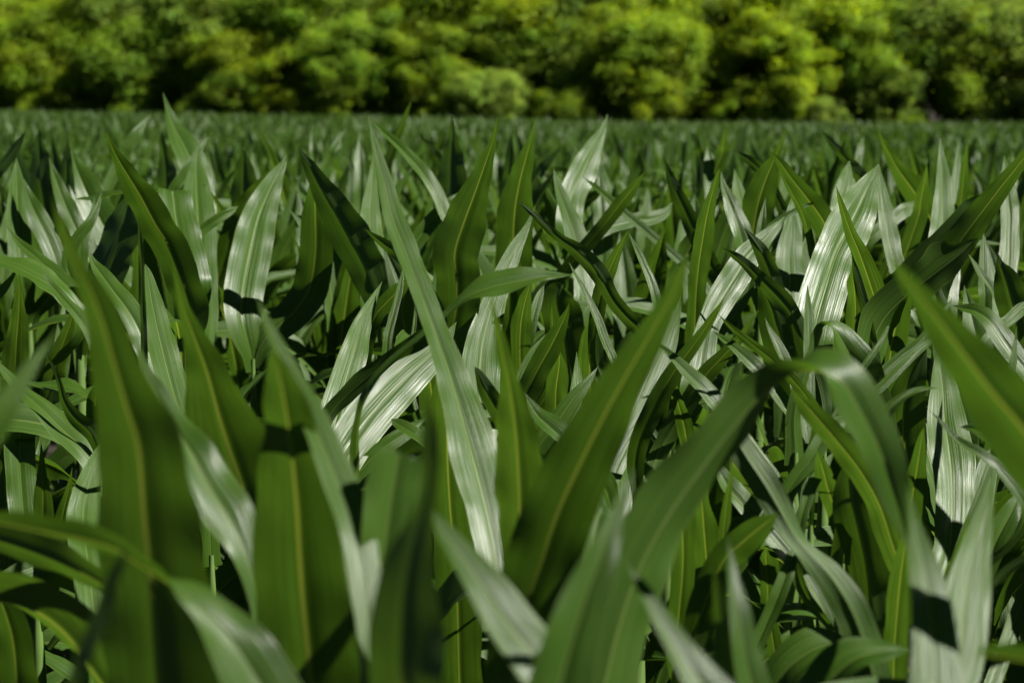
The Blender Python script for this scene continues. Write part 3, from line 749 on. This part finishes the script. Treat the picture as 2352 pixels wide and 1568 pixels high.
# ------------------------------------------------------------------ the wood
def crown_mesh(r, rx, ry, z0, z1, puffs, per, leaf, under=0.1, R0=0.25, R1=0.85):
    Vs, Us = [], []
    H = z1 - z0
    lobes = [(np.array([0, 0, z0 + H * 0.55]), np.array([rx * 0.85, ry * 0.85, H * 0.48]))]
    for q in range(9):
        th = r.uniform(0, 2 * math.pi); zz = r.uniform(0.05, 0.95)
        prof = math.sin(math.pi * (under + (0.92 - under) * zz)) ** 0.6
        s_ = r.uniform(0.22, 0.42)
        lobes.append((np.array([rx * prof * 0.78 * math.cos(th), ry * prof * 0.78 * math.sin(th), z0 + H * zz]), np.array([rx * s_ * 1.2, ry * s_ * 1.2, H * s_ * 0.55])))
    for k_ in range(puffs):
        lc, lr = lobes[0] if r.uniform() < 0.33 else lobes[int(r.integers(len(lobes)))]
        dl = unit(r.normal(size=3) + np.array([0, 0, 0.25]))
        c = lc + dl * lr * r.uniform(0.75, 1.1)
        c[2] = max(c[2], z0 * 0.6)
        R = r.uniform(R0, R1)
        n = int(per * (R / R1) ** 1.5) + 20
        dirs = unit(r.normal(size=(n, 3)) + np.array([0, 0, 0.4]))
        rr = R * np.clip(r.normal(0.85, 0.38, n), 0.1, 1.9)[:, None]
        ctr = c + dirs * rr * (np.array([1.15, 1.15, 0.8]) + r.normal(0, 0.2, 3)) + r.normal(0, 0.05, (n, 3))
        nrm = unit(dirs * 0.8 + r.normal(size=(n, 3)) * 0.42 + np.array([0, 0, 0.7]))
        t = unit(np.cross(nrm, r.normal(size=(n, 3)))); b = np.cross(nrm, t)
        sz = leaf * r.uniform(0.5, 1.4, n)[:, None]
        q = np.stack([ctr - t * sz, ctr - b * sz * 0.6, ctr + t * sz, ctr + b * sz * 0.6], 1)
        Vs.append(q.reshape(-1, 3))
        cu, cv = r.uniform(0.1, 0.9), r.uniform(0, 1)
        uv = np.column_stack([np.clip(cu + r.normal(0, 0.18, n), 0, 1), np.clip(cv + r.normal(0, 0.2, n), 0, 1)])
        Us.append(np.repeat(uv, 4, 0))
    V = np.vstack(Vs); F = np.arange(len(V)).reshape(-1, 4)
    return mesh_from('crown', V, F, np.vstack(Us), M_CROWN, smooth=False)

def trunk_mesh(r, h):
    z = np.linspace(-0.1, h, 8)
    parts = [tube(np.column_stack([0.15 * np.sin(z * 0.7), 0.1 * np.cos(z * 0.6), z]), np.interp(z, [0, 0.4, h], [0.24, 0.17, 0.05]))]
    for _ in range(7):
        z0 = r.uniform(0.25, 0.8) * h; a = r.uniform(0, 6.28); ln = r.uniform(0.5, 1.1)
        t = np.linspace(0, 1, 5)
        parts.append(tube(np.column_stack([np.cos(a) * ln * t, np.sin(a) * ln * t, z0 + ln * (0.7 * t + 0.2 * t * t)]), np.linspace(0.07, 0.015, 5), 6))
    V, F, o = [], [], 0
    for a, b in parts: V.append(a); F.append(b + o); o += len(a)
    return mesh_from('trunk', np.vstack(V), np.vstack(F), None, M_BARK)

tr_ = np.random.default_rng(5)
crowns = [crown_mesh(tr_, 2.9 + 0.3 * (k % 3), 2.4, 1.3, 5.2 + 0.45 * k, 280, 700, 0.062, 0.0, 0.2, 0.6) for k in range(5)]
tall = [crown_mesh(tr_, 3.4, 2.8, 3.0, 10.5 + 0.5 * k, 210, 420, 0.12, 0.2, 0.4, 1.0) for k in range(3)]
trunks = [trunk_mesh(tr_, 4.4 + k * 0.3) for k in range(4)]
trunks2 = [trunk_mesh(tr_, 8.5)]
bush = [crown_mesh(tr_, 1.9, 1.2, 0.15, 2.0, 60, 240, 0.08, 0.25, 0.2, 0.5) for k in range(3)]
bstem = [trunk_mesh(tr_, 1.5) for k in range(2)]
TINTS = {'yellow-green': (0.180, 0.260, 0.014, 1), 'mid green': (0.155, 0.240, 0.015, 1), 'dark green': (0.125, 0.210, 0.016, 1), 'grey-green': (0.155, 0.235, 0.034, 1)}
tk = list(TINTS)

def plant_tree(px, extra, kind, tint, label, group, scale=1.0, name='broadleaf_tree', cat='tree', zs=1.0):
    k = (px - 1176) / FP
    d = edge_dist(k) + extra
    x, y = k * d, d
    root = empty(name, label, cat, (x, y, ground_z(x, y) - 0.05), group)
    root.rotation_euler = (0, 0, tr_.uniform(0, 6.28)); root.scale = (scale, scale, scale * zs * tr_.uniform(0.92, 1.08))
    c = TINTS[tint]; j = tr_.uniform(0.85, 1.15)
    if kind == 'tree':
        obj('crown', crowns[tr_.integers(5)], root, color=(c[0] * j, c[1] * j, c[2] * j, 1))
        obj('trunk', trunks[tr_.integers(4)], root)
    elif kind == 'tall':
        obj('crown', tall[tr_.integers(3)], root, color=(c[0] * j, c[1] * j, c[2] * j, 1))
        obj('trunk', trunks2[0], root)
    else:
        obj('crown', bush[tr_.integers(3)], root, color=(c[0] * j, c[1] * j, c[2] * j, 1))
        obj('trunk', bstem[tr_.integers(2)], root, color=(1, 1, 1, 1))

spread = ['at the far left end', 'left of the tallest corn spike', 'above the tallest corn spike', 'left of centre', 'just left of the middle', 'at the middle', 'just right of the middle', 'right of centre', 'towards the right', 'well to the right', 'near the right end', 'at the far right end']
for i, px in enumerate(np.linspace(-90, 2440, 12)):
    ti = ['yellow-green', 'mid green', 'dark green', 'yellow-green', 'dark green', 'mid green', 'dark green', 'mid green', 'yellow-green', 'dark green', 'mid green', 'grey-green'][i]
    plant_tree(px + tr_.uniform(-40, 40), 3.4 + tr_.uniform(-1.2, 1.2), 'tree', ti, f'{ti} broadleaf tree, front rank of the wood, {spread[i]}', 'trees in the front rank of the wood', tr_.uniform(0.85, 1.2))
for i, px in enumerate(np.linspace(-150, 2500, 17)):
    ti = tk[int(tr_.integers(4))]
    plant_tree(px, 6.8 + tr_.uniform(-0.8, 0.8), 'tree', ti, 'broadleaf tree in the second rank, its crown merging with those around it', 'trees in the second rank of the wood', tr_.uniform(1.2, 1.4))
for i, px in enumerate(np.linspace(-200, 2550, 10)):
    plant_tree(px, 15.0 + tr_.uniform(-1, 1), 'tall', tk[int(tr_.integers(4))], 'broadleaf tree deep in the wood, closing the gaps behind the others', 'trees deep in the wood', 1.15)
for i, px in enumerate(np.linspace(-60, 2420, 15)):
    plant_tree(px + tr_.uniform(-50, 50), 1.6 + tr_.uniform(-0.6, 0.8), 'tree', tk[int(tr_.integers(4))], 'low young tree squeezed in front of the big crowns of the wood', 'young trees along the front of the wood', tr_.uniform(0.42, 0.66))
bs = [-40, 90, 300, 520, 700, 880, 960, 1130, 1290, 1480, 1660, 1850, 2080, 2230, 2370]
bn = ['at the extreme left', 'at the left end', 'under the left dark hollow', 'right of the tallest corn spike', 'left of centre, bright', 'left of the middle, low', 'left of the middle, tall', 'at the middle under the dark hollow', 'just right of the middle', 'right of centre', 'right of centre, rounder', 'towards the right, low', 'between the two right dark hollows', 'near the right end', 'at the right end']
for i, px in enumerate(bs):
    plant_tree(px, 1.3 + tr_.uniform(-0.2, 0.4), 'bush', ('mid green', 'dark green', 'dark green')[i % 3], f'leafy shrub at the foot of the wood, {bn[i]}', 'shrubs along the field edge', tr_.uniform(0.5, 1.1), 'shrub', 'shrub')

# ------------------------------------------------------------------ light, sky, camera
w = bpy.data.worlds.new('World'); bpy.context.scene.world = w; w.use_nodes = True
nt = w.node_tree; bg = nt.nodes['Background']
sky = nt.nodes.new('ShaderNodeTexSky'); sky.sky_type = 'NISHITA'; sky.sun_disc = False
sky.sun_elevation = SUN_EL; sky.sun_rotation = SUN_AZ
sky.air_density = 0.2; sky.dust_density = 0.15; sky.altitude = 4000
nt.links.new(sky.outputs[0], bg.inputs[0]); bg.inputs[1].default_value = 0.05
sl = bpy.data.lights.new('sun', 'SUN'); sl.energy = 5.0; sl.angle = math.radians(0.5); sl.color = (1.0, 0.96, 0.88)
so = bpy.data.objects.new('sun', sl); C.objects.link(so)
so.rotation_euler = Vector(SUN).to_track_quat('Z', 'Y').to_euler()
so.location = (-20, 0, 30)

cd = bpy.data.cameras.new('camera'); co = bpy.data.objects.new('camera', cd); C.objects.link(co)
co.location = CAMP; co.rotation_euler = (math.pi / 2 - PITCH, 0, 0)
cd.sensor_width = 36; cd.lens = 36 * FP / 2352; cd.clip_end = 4000; cd.clip_start = 0.05
cd.dof.use_dof = True; cd.dof.focus_distance = 3.5; cd.dof.aperture_fstop = 5.1
sc = bpy.context.scene; sc.camera = co
sc.render.engine = 'CYCLES'
sc.cycles.max_bounces = 4; sc.cycles.diffuse_bounces = 1; sc.cycles.glossy_bounces = 2; sc.cycles.transmission_bounces = 2
sc.cycles.sample_clamp_indirect = 4.0
sc.cycles.use_denoising = True
sc.view_settings.view_transform = 'Standard'; sc.view_settings.look = 'None'
sc.view_settings.exposure = 1.33; sc.view_settings.gamma = 1.0
